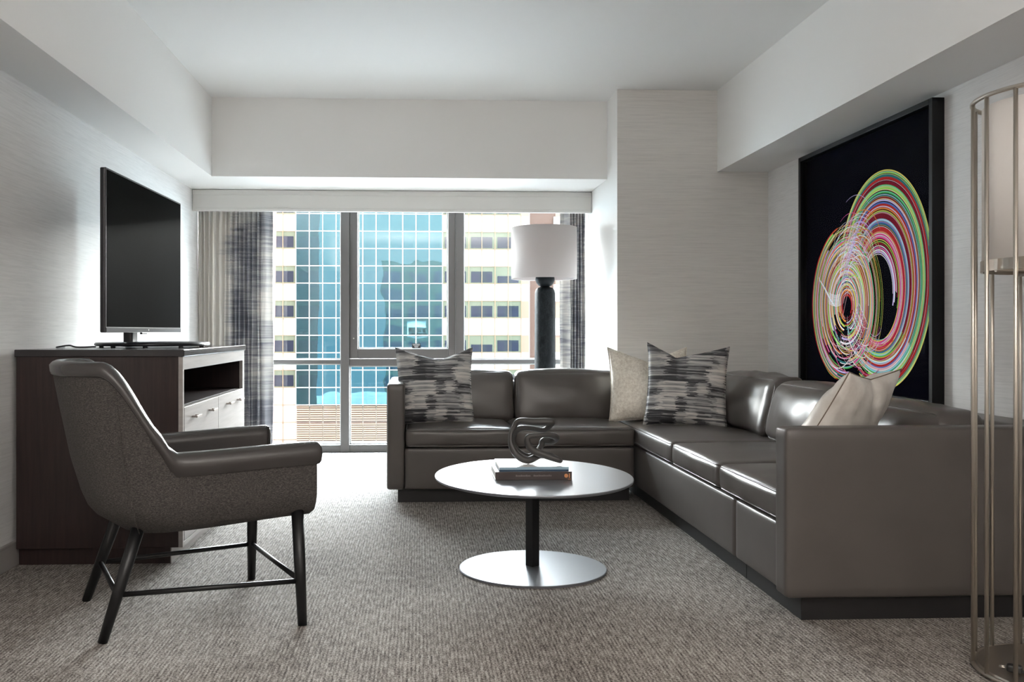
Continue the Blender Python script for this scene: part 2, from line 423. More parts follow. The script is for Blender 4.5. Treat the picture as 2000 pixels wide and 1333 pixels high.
for (a, b, z0, z1) in ((XL+.06, -.688, .064, .768), (XL+.06, -.688, .805, 2.15), (-.612, .312, .064, .75), (-.541, .247, .9, 2.115), (.386, XC-.06, .064, .768), (.386, XC-.06, .805, 2.15)):
    obj('pane', box(nb(), a, b, yb+.045, yb+.05, z0, z1), M['glass'], win)
    # pale glazing bead around each pane
    bm = nb(); t_ = .010
    box(bm, a, b, yb+.052, yb+.07, z0, z0+t_); box(bm, a, b, yb+.052, yb+.07, z1-t_, z1)
    box(bm, a, a+t_, yb+.052, yb+.07, z0, z1); box(bm, b-t_, b, yb+.052, yb+.07, z0, z1)
    obj('glazing_bead', bm, M['bead'], win)
st = thing('window_sticker', 'small black and white notice sticker low on the middle window pane', 'sticker', (-.03, yb+.044, .92))
obj('sticker_sheet', box(nb(), -.068, .006, yb+.042, yb+.044, .905, .945), M['rubber'], st)
bm = nb()
for k, (a, b) in enumerate(((-.064, .002), (-.060, -.002), (-.050, -.012), (-.046, -.016))):
    z = .939-.009*k; box(bm, a, b, yb+.0412, yb+.0422, z-.002, z+.0012)
obj('printed_lines', bm, M['white_mark'], st)

# valance box
v = thing('window_valance', 'pale fabric covered box valance across the top of the window', 'valance', (-.2, 7.28, 2.03))
bm = nb(); box(bm, XL+.004, XC-.004, 7.25, 7.275, 2.035, 2.186, .003)
box(bm, XL+.004, XC-.004, 7.246, 7.252, 2.145, 2.186, .001)
obj('front_board', bm, M['valance'], v)
obj('bottom_edge', box(nb(), XL+.004, XC-.004, 7.243, 7.28, 2.016, 2.038, .003), M['valance'], v)
bm = nb(); box(bm, XL+.01, XC-.01, 7.275, 7.62, 2.165, 2.186)
obj('top_board', bm, M['valance'], v)

# curtains
def curtain(name, label, path, z0, z1, m, nz=40):
    bm = nb(); uvl = bm.loops.layers.uv.new('UVMap'); n = len(path); rows = []
    for j in range(nz+1):
        t = j/nz; z = z0+(z1-z0)*t; row = []
        for i, (x, y, a) in enumerate(path):
            k = 1-.35*t
            yy = y + a*(k + .15*math.sin(3*t+i*.3)); xx = x+.006*math.sin(2.2*t*PI+i*.21)*(1-t)
            row.append(bm.verts.new(V(xx, yy, z)))
        rows.append(row)
    ln = [0]
    for i in range(1, n): ln.append(ln[-1]+math.hypot(path[i][0]-path[i-1][0], (path[i][1]+path[i][2])-(path[i-1][1]+path[i-1][2]))*.35+abs(path[i][0]-path[i-1][0])*.65)
    for j in range(nz):
        for i in range(n-1):
            f = bm.faces.new((rows[j][i], rows[j][i+1], rows[j+1][i+1], rows[j+1][i])); f.smooth = True
            for lp, (ii, jj) in zip(f.loops, ((i, j), (i+1, j), (i+1, j+1), (i, j+1))):
                lp[uvl].uv = (ln[ii]/ln[-1]*.6, jj/nz*2.0)
    o = obj(name, bm, m); tag(o, label, 'curtain', 'window curtains')
    so = o.modifiers.new('thick', 'SOLIDIFY'); so.thickness = .003
    return o
path = []
n = 150
for i in range(n+1):
    s = i/n; x = -1.817+s*.507
    ph = s*13*2*PI + 1.3*math.sin(s*9)
    a = .042*math.sin(ph)+.016*math.sin(ph*1.7+1)
    path.append((x, 7.43+.02*s, a))
for i in range(1, 25):
    s = i/24; path.append((-1.31+s*.095, 7.45-.03*math.sin(s*PI*1.6), .004))
curtain('curtain', 'cream and grey streaked curtain gathered at the left of the window', path, .012, 2.06, M['curtain_l'])
path = []
for i in range(1, 21):
    s = i/20; path.append((1.165+s*.085, 7.44+.03*math.sin(s*PI*1.5), .003))
for i in range(60):
    s = i/60; ph = s*5*2*PI
    path.append((1.25+s*.13, 7.45, .035*math.sin(ph)))
curtain('curtain', 'dark grey streaked curtain gathered at the right of the window behind the drum lamp', path, .012, 2.06, M['curtain_r'])

# ------------------------------------------------------------------ console cabinet
c = thing('console_cabinet', 'espresso console cabinet with drawer fronts toned pale for window reflection under the television', 'cabinet', (-1.44, 4.75, 0))
x0, x1, y0, y1 = XL+.02, -1.065, 4.08, 5.49
bm = nb()
box(bm, x0, x1-.02, y0, y0+.03, .078, .937, .002); box(bm, x0, x1-.02, y1-.03, y1, .078, .937, .002)
box(bm, x0+.001, x0+.02, y0+.03, y1-.03, .079, .936); box(bm, x0+.02, x1-.021, y0+.03, y1-.03, .079, .10); box(bm, x0+.02, x1-.031, y0+.03, y1-.03, .69, .712)
obj('body', bm, M['espresso'], c)
obj('niche_lining', box(nb(), x0+.02, x0+.03, y0+.03, y1-.03, .712, .937), M['dark_inside'], c)
bm = nb(); f0, f1 = x1-.02, x1
box(bm, f0, f1, y0, y1, .877, .937, .0015); box(bm, f0, f1, y0, y0+.022, .078, .877, .0015); box(bm, f0, f1, y1-.05, y1, .078, .877, .0015)
box(bm, f0, f1, y0+.022, y1-.05, .078, .10, .001)
obj('face_frame', bm, M['veneer'], c)
obj('top_slab', box(nb(), x0-.005, x1+.008, y0-.008, y1+.008, .937, .969, .003), M['stone_top'], c)
bm = nb(); box(bm, x0, -1.128, y0+.03, y1-.03, 0, .078)
obj('plinth', bm, M['espresso'], c)
obj('plinth_front', box(nb(), -1.128, -1.124, y0+.03, y1-.03, 0, .078), M['veneer'], c)  # plinth face carries the same painted-in window sheen
ys = [(y0+.025, 4.785), (4.790, y1-.053)]
for zi, (za, zb) in enumerate(((.41, .708), (.103, .405))):
    for k, (a, b) in enumerate(ys):
        dr = obj('drawer', box(nb(), f0-.005, f1+.001, a, b, za, zb, .002), M['veneer'], c)
        for hy in ((4.27, 4.61), (5.02, 5.30))[k]:
            bm = nb(); hz = zb-.055
            box(bm, f1+.022, f1+.030, hy-.045, hy+.045, hz-.005, hz+.005, .001)
            for q in (-.035, .035): box(bm, f1, f1+.025, hy+q-.004, hy+q+.004, hz-.004, hz+.004)
            obj('handle', bm, M['handle'], dr)
# television
t = thing('television', 'black flat screen television on its stand on the console cabinet', 'television', (-1.44, 4.75, .969))
ang = math.atan2(.03, 1.17)   # nearly parallel to the left wall
A = V(-1.432, 4.155, 0); Bp = V(-1.402, 5.325, 0)
ux = (Bp-A).normalized(); un = V(ux.y, -ux.x, 0)   # points to the room
def tvbox(name, u0, u1, n0, n1, z0, z1, m, par, bev=.003):
    bm = box(nb(), u0, u1, n0, n1, z0, z1, bev)
    for v_ in bm.verts:
        q = v_.co.copy(); p = A+ux*q.x+un*q.y; v_.co = V(p.x, p.y, q.z)
    return obj(name, bm, m, par)
Lw = (Bp-A).length
tvbox('back_shell', 0, Lw, -.028, -.003, 1.045, 1.802, M['tv_body'], t, .006)
tvbox('back_bulge', .25, Lw-.25, -.05, -.026, 1.08, 1.45, M['tv_body'], t, .01)
bz = tvbox('bezel', 0, Lw, -.006, .0, 1.045, 1.802, M['tv_body'], t, .002)
tvbox('screen', .010, Lw-.010, -.001, .0012, 1.072, 1.793, M['tv_screen'], t, 0)
lo = tvbox('lower_bezel', .004, Lw-.004, -.004, .0025, 1.047, 1.068, M['tv_bezel'], t, .001)
bm = nb(); mid = Lw*.50
for zz in (0, .004): pass
bm = tube(nb(), [A+ux*mid+un*.0035+V(0, 0, 1.058), A+ux*mid+un*.0045+V(0, 0, 1.058)], .0045, 12)
obj('logo_mark', bm, M['white_mark'], lo)
tvbox('sensor_pod', mid+.05-.14, mid+.05-.06, -.012, .0, 1.035, 1.046, M['tv_body'], t, .002)
bm = rbox((-1.50, 4.72, 1.04), (.05, .095, .14), .012, n=8); obj('stand_neck', bm, M['tv_body'], t, True)
bm = lathe(nb(), [(.97, .976), (1, .980), (1, .988), (.98, .994), (.5, .998), (.001, .999)], (-1.40, 4.78), 56, .285, .33)
obj('stand_base', bm, M['tv_body'], t, True)
for k in range(5):
    a = R(200+k*40); 
    bm = lathe(nb(), [(.012, .969), (.012, .978)], (-1.40+.25*math.cos(a), 4.78+.29*math.sin(a)), 12); obj('rubber_foot', bm, M['rubber'], t)
bm = tube(nb(), spline([V(-1.60, 4.5, .975), V(-1.66, 4.42, .974), V(-1.71, 4.45, .982), V(-1.75, 4.40, .974), V(-1.79, 4.6, .974)], 6), .004, 8)
obj('power_cable', bm, M['rubber'], t)

# ------------------------------------------------------------------ armchair
CH = thing('armchair', 'charcoal tweed and leather tub armchair on black metal legs', 'armchair', (-.875, 3.42, 0), R(26))
cm = wm(CH)
def cobj(name, bm, m, smooth=True, par=None): 
    o = obj(name, bm, m, None, smooth); o.parent = par or CH
    return o
def smst(a, b, x):
    x = max(0, min(1, (x-a)/(b-a))); return x*x*(3-2*x)
UF, UB = .388, -.10          # front of arms, start of the curved back
def a_back(z):               # depth of curved back at height z
    pts = [(.33, .17), (.36, .205), (.42, .245), (.48, .27), (.60, .305), (.70, .325), (.80, .345), (.95, .372), (1.0, .375)]
    for (za, va), (zb, vb) in zip(pts, pts[1:]):
        if z <= zb: return va+(vb-va)*max(0, (z-za)/(zb-za))
    return pts[-1][1]
def b_half(z): return .285+.05*smst(.33, .47, z)
def top_z(sn, u): # height of the shell rim; sn = sin of plan angle (0 on the arms, 1 at back centre)
    arm = .636+.012*smst(UB, UF, u)+.05*smst(.0, .14, sn)
    return arm + (.948-arm)*smst(.04, .63, sn) - .012*smst(.7, 1, sn)*0
def plan(tpar, z, inset=0):
    """tpar in [-1,1]: -1 near arm front ... 0 back centre ... 1 far arm front"""
    s = abs(tpar); sg = -1 if tpar < 0 else 1
    b = b_half(z)-inset
    if s > .5:   # arm
        q = (s-.5)/.5; u = UB+(UF-UB)*q; v_ = sg*(b - .012*(1-q)*0 + .012*math.sin(q*PI*.5)); sn = 0
    else:
        a = s/.5*PI/2; sn = math.cos(a)
        u = UB-(a_back(z)-inset)*abs(math.cos(a))**.86; v_ = sg*b*abs(math.sin(a))**.86
    return u, v_, sn
NT, NZ = 96, 22
tp = [-1+2*i/NT for i in range(NT+1)]
# outer fabric shell
bm = nb(); rows = []
for i, tt in enumerate(tp):
    col = []
    for j in range(NZ+1):
        f = j/NZ
        u, v_, sn = plan(tt, .5); zt_ = top_z(sn, u)-.03
        zb_ = .352+.02*smst(UB, UF, u)
        z = zb_+(zt_-zb_)*f
        rnd = .045*(1-smst(0, .16, f))**2
        u, v_, _ = plan(tt, z, rnd)
        fr = smst(.93, 1, abs(tt)); 
        u -= .0*fr
        col.append(bm.verts.new(V(u, v_, z)))
    rows.append(col)
for i in range(NT):
    for j in range(NZ): bm.faces.new((rows[i][j], rows[i][j+1], rows[i+1][j+1], rows[i+1][j]))
# underside
cb = [r[0] for r in rows]
h_ = NT//2
for i in range(h_): 
    a, b_, c_, d_ = cb[i], cb[i+1], cb[NT-i-1], cb[NT-i]
    if i+1 == NT-i-1: bm.faces.new((a, b_, d_))
    else: bm.faces.new((a, b_, c_, d_))
# arm fronts
cobj('outer_shell', bm, M['tweed'])
# front panels of the arms + front rail
bm = nb()
def zfront(z): return z
pr = []
for tt, ins in ((-1, 0), (-1, .075)):
    pr.append([V(*plan(tt, z, ins+.045*(1-smst(0, .16, k/10))**2)[:2], z) for k, z in enumerate([.372+(.645-.372)*k_/10 for k_ in range(11)])])
for sg in (-1, 1):
    bm = nb()
    A_ = [bm.verts.new(V(p.x+.001, p.y*(-sg if sg == 1 else 1)*1, p.z)) for p in pr[0]]
    B_ = [bm.verts.new(V(p.x+.008, p.y*(-sg if sg == 1 else 1)*1, p.z)) for p in pr[1]]
    for k in range(10): bm.faces.new((A_[k], A_[k+1], B_[k+1], B_[k]))
    cobj('arm_front', bm, M['tweed'])
bm = rbox((UF-.034, 0, .412), (.06, .50, .085), .02, (0.01, 0, 0), n=10); cobj('front_rail', bm, M['tweed'])
# leather lining + rolled rim: cross-section swept along the plan curve
bm = nb(); rows = []
TH = .062
for i, tt in enumerate(tp):
    u0_, v0_, sn = plan(tt, .5); zt_ = top_z(sn, u0_)
    arm = 1-smst(0, .35, sn); roll = .030+.004*arm
    sec = []
    # outer lower lip -> over the top -> down inside to the seat
    th = TH*(1-.35*smst(.3, 1, sn)); 
    prof = [(-.004, -.050-.030*arm), (-.008-.008*arm, -.038-.018*arm), (-.006-.006*arm, -.016), (.006, -.005), (.018, 0), (th*.6, 0), (th, -.014), (th+.004, -.040), (th, -.09)]
    for ins, dz in prof:
        z = zt_+dz; u, v_, _ = plan(tt, z, ins); sec.append(V(u, v_, z))
    zi = zt_-.09
    for k in range(1, 7):
        z = zi+(.40-zi)*k/6; u, v_, _ = plan(tt, max(z, .45), th); sec.append(V(u, v_, z))
    rows.append([bm.verts.new(p) for p in sec])
for i in range(NT):
    for j in range(len(rows[0])-1): bm.faces.new((rows[i][j], rows[i][j+1], rows[i+1][j+1], rows[i+1][j]))
# rounded arm ends
for i, sg in ((0, -1), (NT, 1)):
    R0 = rows[i]; k = 9
    cen = bm.verts.new(V(UF+.022, R0[3].co.y*.5+R0[6].co.y*.5, R0[3].co.z-.028))
    c0 = sum((R0[j].co for j in range(9)), V(0, 0, 0))/9
    prev_ = R0[:9]
    for fx, fs in ((.010, .95), (.018, .80), (.023, .5)):
        cur_ = [bm.verts.new(V(R0[j].co.x+fx, c0.y+(R0[j].co.y-c0.y)*fs, c0.z+(R0[j].co.z-c0.z)*fs)) for j in range(9)]
        for j in range(9): bm.faces.new((prev_[j], prev_[(j+1) % 9], cur_[(j+1) % 9], cur_[j]))
        prev_ = cur_
    cen.co = V(UF+.024, c0.y, c0.z)
    for j in range(9): bm.faces.new((prev_[j], prev_[(j+1) % 9], cen))
ll = cobj('leather_lining', bm, M['chair_leather'])
# stitched seam under the rim
bm = nb(); pts = []
for tt in tp:
    u0_, v0_, sn = plan(tt, .5); z = top_z(sn, u0_)-.046; u, v_, _ = plan(tt, z, -.003); pts.append(V(u, v_, z))
tube(bm, pts, .0035, 6); cobj('rim_seam', bm, M['chair_leather'])
for sg in (-1, 1):
    bm = nb(); pts = []
    for k in range(14):
        z = .36+(.885-.36)*k/13; u, v_, _ = plan(sg*(.335), z, -.0015); pts.append(V(u, v_, z))
    tube(bm, pts, .002, 6); cobj('side_seam', bm, M['tweed'])
def dfc(p, u):
    return p
bm = rbox((.075, 0, .455), (.60, .50, .12), .035, (.01, 0, .02), n=16, wr=.003); cobj('seat_cushion', bm, M['chair_leather'])
# legs (tubes tapering to the foot) in chair coordinates
inv = cm.inverted()
feet = {'nf': (-.419, 3.222), 'nb': (-1.068, 3.066), 'fb': (-1.30, 3.553), 'ff': (-.713, 3.831)}
tops = {}
def loc_(x, y, z): return inv @ V(x, y, z)
F = {k: loc_(x, y, 0) for k, (x, y) in feet.items()}
T = {'nf': V(.330, -.300, .40), 'ff': V(.325, .275, .40), 'nb': V(-.205, -.200, .38), 'fb': V(-.205, .215, .38)}
for k in F:
    bm = tube(nb(), [F[k], F[k]*.5+T[k]*.5, T[k]], [.0165, .021, .023], 14); cobj('leg', bm, M['black_metal'])
def at(k, z): f = z/T[k].z; return F[k]*(1-f)+T[k]*f
zs = .152
for a, b_ in (('nf', 'nb'), ('ff', 'fb'), ('nf', 'ff'), ('nb', 'fb')):
    bm = tube(nb(), [at(a, zs), at(b_, zs)], .0095, 12); cobj('stretcher', bm, M['black_metal'])

# ------------------------------------------------------------------ coffee table
TX, TY = .500, 3.965
t = thing('coffee_table', 'low round grey coffee table on a flat pedestal base before the sofas', 'table', (TX, TY, 0))
bm = lathe(nb(), [(.985, .398), (.997, .401), (1, .406), (.997, .409), (.99, .41), (.001, .41)], (TX+.004, TY+.012), 96, .438, .515)
obj('tabletop', bm, M['table_metal'], t)
bm = lathe(nb(), [(.40, .385), (.42, .398)], (TX, TY+.01), 48); obj('under_plate', bm, M['table_black'], t)
bm = nb(); box(bm, TX-.022, TX+.022, TY-.022, TY+.022, .009, .398, .002)
for v_ in bm.verts:
    q = Matrix.Rotation(R(38), 3, 'Z') @ (v_.co-V(TX, TY, 0)); v_.co = q+V(TX, TY, 0)
obj('pedestal', bm, M['table_black'], t)
bm = lathe(nb(), [(1, 0), (1, .007), (.99, .010), (.001, .010)], (TX-.002, TY-.025), 96, .325, .305)
obj('base_plate', bm, M['table_metal'], t)

# books
b = thing('book', 'thick book with dark brown spine and orange mark, under the other book', 'book', (.49, 3.98, .41))
bm = nb(); box(bm, .324, .655, 3.84, 4.12, .443, .446, .001); box(bm, .324, .655, 3.84, 4.12, .4105, .4135, .001)
obj('cover', bm, M['book_side'], b)
sp = obj('spine', box(nb(), .324, .655, 3.837, 3.841, .4105, .446, .001), M['book_brown'], b)
obj('pages', box(nb(), .328, .651, 3.841, 4.116, .4135, .443), M['book_paper'], b)
bm = nb(); random.seed(3); x = .412
for wd in (9, 11):      # illegible title strokes as in the photograph
    for k in range(wd):
        box(bm, x, x+.0055, 3.8362, 3.8372, .426, .4315 if (k % 3) else .433); x += .0072
    x += .012
obj('title_strokes', bm, M['book_grey'], sp)
bm = tube(nb(), [V(.630, 3.8372, .4285), V(.630, 3.8360, .4285)], .0085, 20); box(bm, .642, .6455, 3.836, 3.8372, .419, .438)
box(bm, .638, .650, 3.836, 3.8372, .4125, .4145)
obj('orange_mark', bm, M['book_orange'], sp)
b = thing('book', 'thin white covered book with navy and pale blue spine lying on the thick book', 'book', (.49, 3.98, .446))
bm = nb(); box(bm, .342, .642, 3.846, 4.10, .4635, .4655, .0008); obj('cover', bm, M['book_white'], b)
obj('spine', box(nb(), .342, .642, 3.843, 3.847, .4464, .4545, .0005), M['book_navy'], b)
obj('spine_band', box(nb(), .342, .642, 3.843, 3.847, .4545, .4655, .0005), M['book_blue'], b)
obj('pages', box(nb(), .344, .638, 3.847, 4.096, .4484, .4635), M['book_paper'], b)
obj('back_cover', box(nb(), .342, .642, 3.846, 4.10, .4464, .4484), M['book_navy'], b)

# knot sculpture
Y0 = 3.955
def kp(x, y, dd):   # x,y in drawing units; 1 unit = .000268 m
    return V(.397+(x-460)*.000268, Y0+dd, .4655+.0125+(855-y)*.000268)
P = [kp(620, 210, .0), kp(860, 212, -.02), (kp(1110, 215, -.03)), kp(1125, 262, -.02), kp(1035, 360, .01), kp(850, 345, .035), kp(660, 350, .05),
     kp(545, 440, .055), kp(525, 600, .05), kp(620, 735, .035), kp(780, 800, .015), kp(910, 730, .02), kp(1000, 640, .035), kp(1050, 560, .045), kp(1190, 548, .03), kp(1235, 480, 0),
     kp(1110, 425, -.03), kp(900, 428, -.045), kp(745, 450, -.05), kp(745, 570, -.05), kp(830, 670, -.05), kp(1020, 745, -.055), kp(1235, 822, -.06),
     kp(1262, 838, -.035), kp(1120, 770, -.005), kp(960, 770, -.01), kp(760, 845, -.02), kp(590, 770, -.02), kp(490, 610, -.01), kp(480, 450, .0), kp(540, 300, .005)]
pts = spline(P, 10, True)
rr = [.0138+.0028*math.sin(i/len(pts)*2*PI*5) for i in range(len(pts))]
bm = tube(nb(), pts, rr, 14, True)
zmin = min(v_.co.z for v_ in bm.verts)
for v_ in bm.verts: v_.co.z += .4656-zmin
o = obj('knot_sculpture', bm, M['knot'], None, True)
tag(o, 'dark grey looping knot sculpture standing on the books', 'sculpture')

# ------------------------------------------------------------------ sofas
def cushion(name, par, c_, s_, r=.03, crown=(0, 0, .015), seed=0, m='leather_seat', pipe=None, deform=None, wr=.004, n=20):
    o = obj(name, rbox(c_, s_, r, crown, n=n, wr=wr, seed=seed, deform=deform), M[m], par, True)
    if pipe:
        for (pc, hx, hy, ax) in pipe:
            pts = ring_path(pc, hx, hy, r*1.1, ax)
            if deform: pts = [Vector(c_)+deform(p-Vector(c_), V(*[(p-Vector(c_))[a]/(s_[a]/2) for a in range(3)])) for p in pts]
            obj('piping', tube(nb(), pts, .0042, 6, True), M['piping'], o)
    return o
SL = thing('sofa', 'grey leather sofa section with left arm below the window', 'sofa', (.55, 5.85, 0), group=None)
obj('plinth', box(nb(), -.135, 1.30, 5.52, 6.22, 0, .09), M['kick'], SL)
obj('arm', rbox((-.147, 5.855, .411), (.108, .845, .642), .018, (0, 0, .004), n=12), M['leather'], SL, True)
obj('base_panel', rbox((.611, 5.75, .215), (1.405, .62, .25), .012, (0, .004, 0), n=12, wr=.0015), M['leather'], SL, True)
obj('back_frame', rbox((.60, 6.20, .40), (1.40, .14, .62), .02, n=10), M['leather'], SL, True)
for k, (a, b_) in enumerate(((-.09, .575), (.58, 1.322))):
    cx_, sx_ = (a+b_)/2, (b_-a)-.004
    cushion('seat_cushion', SL, (cx_, 5.76, .402), (sx_, .66, .118), .032, (.004, .008, .022), seed=k,
            pipe=[((cx_, 5.76, .402+.048), sx_/2-.006, .324, 'z'), ((cx_, 5.76, .402-.048), sx_/2-.006, .324, 'z')])
def lean_y(p, u): return V(p.x, p.y+.06*(p.z/.33+.5) + .0, p.z)
for k, (a, b_) in enumerate(((-.085, .63), (.635, 1.345))):
    cx_, sx_ = (a+b_)/2, (b_-a)-.004
    cushion('back_cushion', SL, (cx_, 6.01, .615), (sx_, .15, .335), .045, (.002, .03, .016), seed=4+k, deform=lean_y, wr=.006,
            pipe=[((cx_, 6.01-.055, .615), sx_/2-.01, .158, 'y')])
SR = thing('sofa', 'long grey leather sofa section along the right wall with arm nearest the camera', 'sofa', (1.88, 4.7, 0))
bm = nb(); box(bm, 1.385, 2.40, 3.20, 3.744, 0, .09, .002); obj('plinth', bm, M['kick'], SR)
bm = nb(); box(bm, 1.385, 2.40, 3.748, 6.25, 0, .09, .002); obj('plinth', bm, M['kick'], SR)
obj('arm', rbox((1.875, 3.208, .396), (1.13, .106, .612), .018, (.0, 0, .003), n=12), M['leather'], SR, True)
obj('base_panel', rbox((1.83, 3.503, .215), (.99, .482, .25), .014, (.006, 0, 0), n=12, wr=.0015), M['leather'], SR, True)
obj('base_panel', rbox((1.83, 4.87, .215), (.99, 2.245, .25), .014, (.006, 0, 0), n=12, wr=.0015), M['leather'], SR, True)
obj('back_frame', rbox((2.325, 4.76, .395), (.19, 3.04, .61), .02, n=12), M['leather'], SR, True)
obj('back_frame', rbox((1.84, 6.20, .40), (.86, .14, .62), .02, n=10), M['leather'], SR, True)
for k, (a, b_) in enumerate(((3.265, 3.95), (3.954, 4.70), (4.704, 6.10))):
    cy_, sy_ = (a+b_)/2, (b_-a)-.004
    cushion('seat_cushion', SR, (1.655, cy_, .402), (.65, sy_, .118), .032, (.010, .004, .022), seed=10+k,
            pipe=[((1.655, cy_, .402+.048), .319, sy_/2-.006, 'z'), ((1.655, cy_, .402-.048), .319, sy_/2-.006, 'z')])
def lean_x(p, u): return V(p.x+.08*(p.z/.33+.5)-.05*max(0, u.z)**3*0, p.y, p.z)
for k, (a, b_) in enumerate(((3.30, 4.10), (4.104, 4.885), (4.889, 5.80))):
    cy_, sy_ = (a+b_)/2, (b_-a)-.004
    hz = (.285, .315, .33)[k]
    cushion('back_cushion', SR, (1.985, cy_, .458+hz/2), (.20, sy_, hz), .055, (.045, .002, .02), seed=20+k, deform=lean_x, wr=.008,
            pipe=[((1.985-.078, cy_, .458+hz/2), sy_/2-.012, hz/2-.01, 'x')])
cushion('back_cushion', SR, (1.67, 6.02, .615), (.62, .15, .335), .045, (.002, .03, .016), seed=31, deform=lean_y, wr=.006)

# ------------------------------------------------------------------ scatter cushions
def pillow(name, label, w_, h_, th, m, loc, rot, chop=.08, seed=0, group=None, piping=None, a0=0.):
    bm = nb(); n = 40; fr, bk = {}, {}
    for i in range(n+1):
        for j in range(n+1):
            a = -1+2*i/n; b_ = -1+2*j/n
            x = a*w_/2*(1-.075*(1-b_*b_)); z = b_*h_/2*(1-.075*(1-a*a))
            up = max(0, (b_+1)/2)
            dd_ = (a-a0)/((1-a0) if a > a0 else (1+a0)); z -= chop*(1-abs(dd_)**.85)*up**2.2
            q = max(0, (1-a*a)*(1-b_*b_)); t_ = th/2*(q**.48)
            t_ *= 1-.5*math.exp(-((a-a0)/.13)**2)*smst(.2, 1, b_)
            t_ *= .82+.18*(1-b_)/2*1.4
            wv = noise.noise(V(a*2.3+seed, b_*2.3, seed*.7))*.010+noise.noise(V(a*6+seed, b_*6, 3))*.005
            wv *= min(1, q*6)
            fr[i, j] = bm.verts.new(V(x, -t_-wv, z+h_/2))
            bk[i, j] = fr[i, j] if (i in (0, n) or j in (0, n)) else bm.verts.new(V(x, t_-wv, z+h_/2))
    for i in range(n):
        for j in range(n):
            bm.faces.new((fr[i, j], fr[i+1, j], fr[i+1, j+1], fr[i, j+1])).smooth = True
            bm.faces.new((bk[i, j], bk[i, j+1], bk[i+1, j+1], bk[i+1, j])).smooth = True
    edge = [fr[i, 0].co.copy() for i in range(n)]+[fr[n, j].co.copy() for j in range(n)]+[fr[i, n].co.copy() for i in range(n, 0, -1)]+[fr[0, j].co.copy() for j in range(n, 0, -1)]
    root = bpy.data.objects.new(name, None); C.objects.link(root); root.location = loc; root.rotation_euler = rot
    tag(root, label, 'pillow', group)
    o = obj('cover', bm, m, None, True); o.parent = root
    e_ = obj('edge_seam', tube(nb(), edge, .0022, 6, True), piping or m, None, True); e_.parent = root
    return root
pillow('throw_pillow', 'black and grey streaked pillow leaning on the left sofa arm', .50, .50, .15, M['ikat'], (.100, 5.66, .462), (R(-14), 0, R(4)), .07, 1.7, a0=.15)
pillow('throw_pillow', 'champagne metallic pillow in the sofa corner, behind a streaked pillow', .52, .50, .15, M['gold'], (1.485, 5.74, .462), (R(-14), R(0), R(-6)), .085, 3.1, a0=0)
pillow('throw_pillow', 'black and grey streaked pillow in the sofa corner, beside a champagne pillow', .50, .52, .16, M['ikat'], (1.62, 5.42, .462), (R(-13), R(3), R(-14)), .075, 5.2, a0=-.28)
pillow('throw_pillow', 'cream satin pillow with brown seam tucked inside the near sofa arm', .46, .50, .22, M['pearl'], (1.61, 3.62, .475), (R(-32), 0, R(-141)), .025, 8.3, piping=M['seam'])

# ------------------------------------------------------------------ drum lamp behind the sofa
LX, LY = .982, 7.0
t = thing('floor_lamp', 'floor lamp with white drum shade and black marble column behind the sofa', 'lamp', (LX, LY, 0))
bm = lathe(nb(), [(.16, 0), (.16, .022), (.155, .028)], (LX, LY), 48); obj('base', bm, M['marble'], t, False)
pr = [(.078, .028), (.080, .3), (.082, .8), (.081, 1.25), (.080, 1.35), (.074, 1.375), (.06, 1.392), (.035, 1.402), (.02, 1.405)]
obj('column', lathe(nb(), pr, (LX, LY), 48), M['marble'], t, True)
pr = [(.03, 1.400), (.052, 1.412), (.068, 1.432), (.076, 1.455), (.074, 1.475), (.055, 1.492), (.02, 1.50)]
obj('ball', lathe(nb(), pr, (LX, LY), 48), M['marble'], t, True)
obj('stem', lathe(nb(), [(.008, 1.49), (.008, 1.70)], (LX, LY), 12), M['steel'], t)
obj('bulb', lathe(nb(), [(.012, 1.60), (.03, 1.64), (.032, 1.66), (.02, 1.69), (.002, 1.70)], (LX, LY), 20), M['white_mark'], t, True)
lx = LX-.008
bm = nb(); pr = [(.249, 1.465), (.256, 1.463), (.258, 1.664), (.256, 1.865), (.249, 1.863), (.249, 1.664), (.249, 1.465)]
sh = obj('lamp_shade', lathe(bm, pr, (lx, LY), 72, cap=False), M['shade'], t, True)
bm = nb()
for k in range(3):
    a = R(30+120*k); tube(bm, [V(LX, LY, 1.70), V(lx+.25*math.cos(a), LY+.25*math.sin(a), 1.72)], .003, 6)
obj('spider', bm, M['steel'], sh)

# ------------------------------------------------------------------ cage lamp at the right
GX, GY, GR = 1.962, 2.64, .248
t = thing('cage_floor_lamp', 'tall nickel floor lamp of vertical rods around an ivory shade', 'lamp', (GX, GY, 0))
obj('base_plate', lathe(nb(), [(.238, 0), (.240, .012), (.236, .018), (.001, .018)], (GX, GY), 64), M['nickel'], t)
circ = lambda r, z, n=72: [V(GX+r*math.cos(2*PI*k/n), GY+r*math.sin(2*PI*k/n), z) for k in range(n)]
obj('top_ring', tube(nb(), circ(GR, 1.765), .007, 10, True), M['nickel'], t)
obj('bottom_ring', tube(nb(), circ(GR, .010), .007, 10, True), M['nickel'], t)
for k in range(15):
    a = R(12+24*k); x, y = GX+GR*math.cos(a), GY+GR*math.sin(a)
    obj('rod', tube(nb(), [V(x, y, .004), V(x, y, 1.768)], .0062, 10), M['nickel'], t)
sh = obj('lamp_shade', lathe(nb(), [(.218, 1.27), (.222, 1.27), (.222, 1.745), (.218, 1.745)], (GX, GY), 72, cap=False), M['ivory'], t, True)
obj('shade_band', lathe(nb(), [(.219, 1.236), (.226, 1.236), (.226, 1.270), (.219, 1.270), (.219, 1.236)], (GX, GY), 72, cap=False), M['nickel'], t)
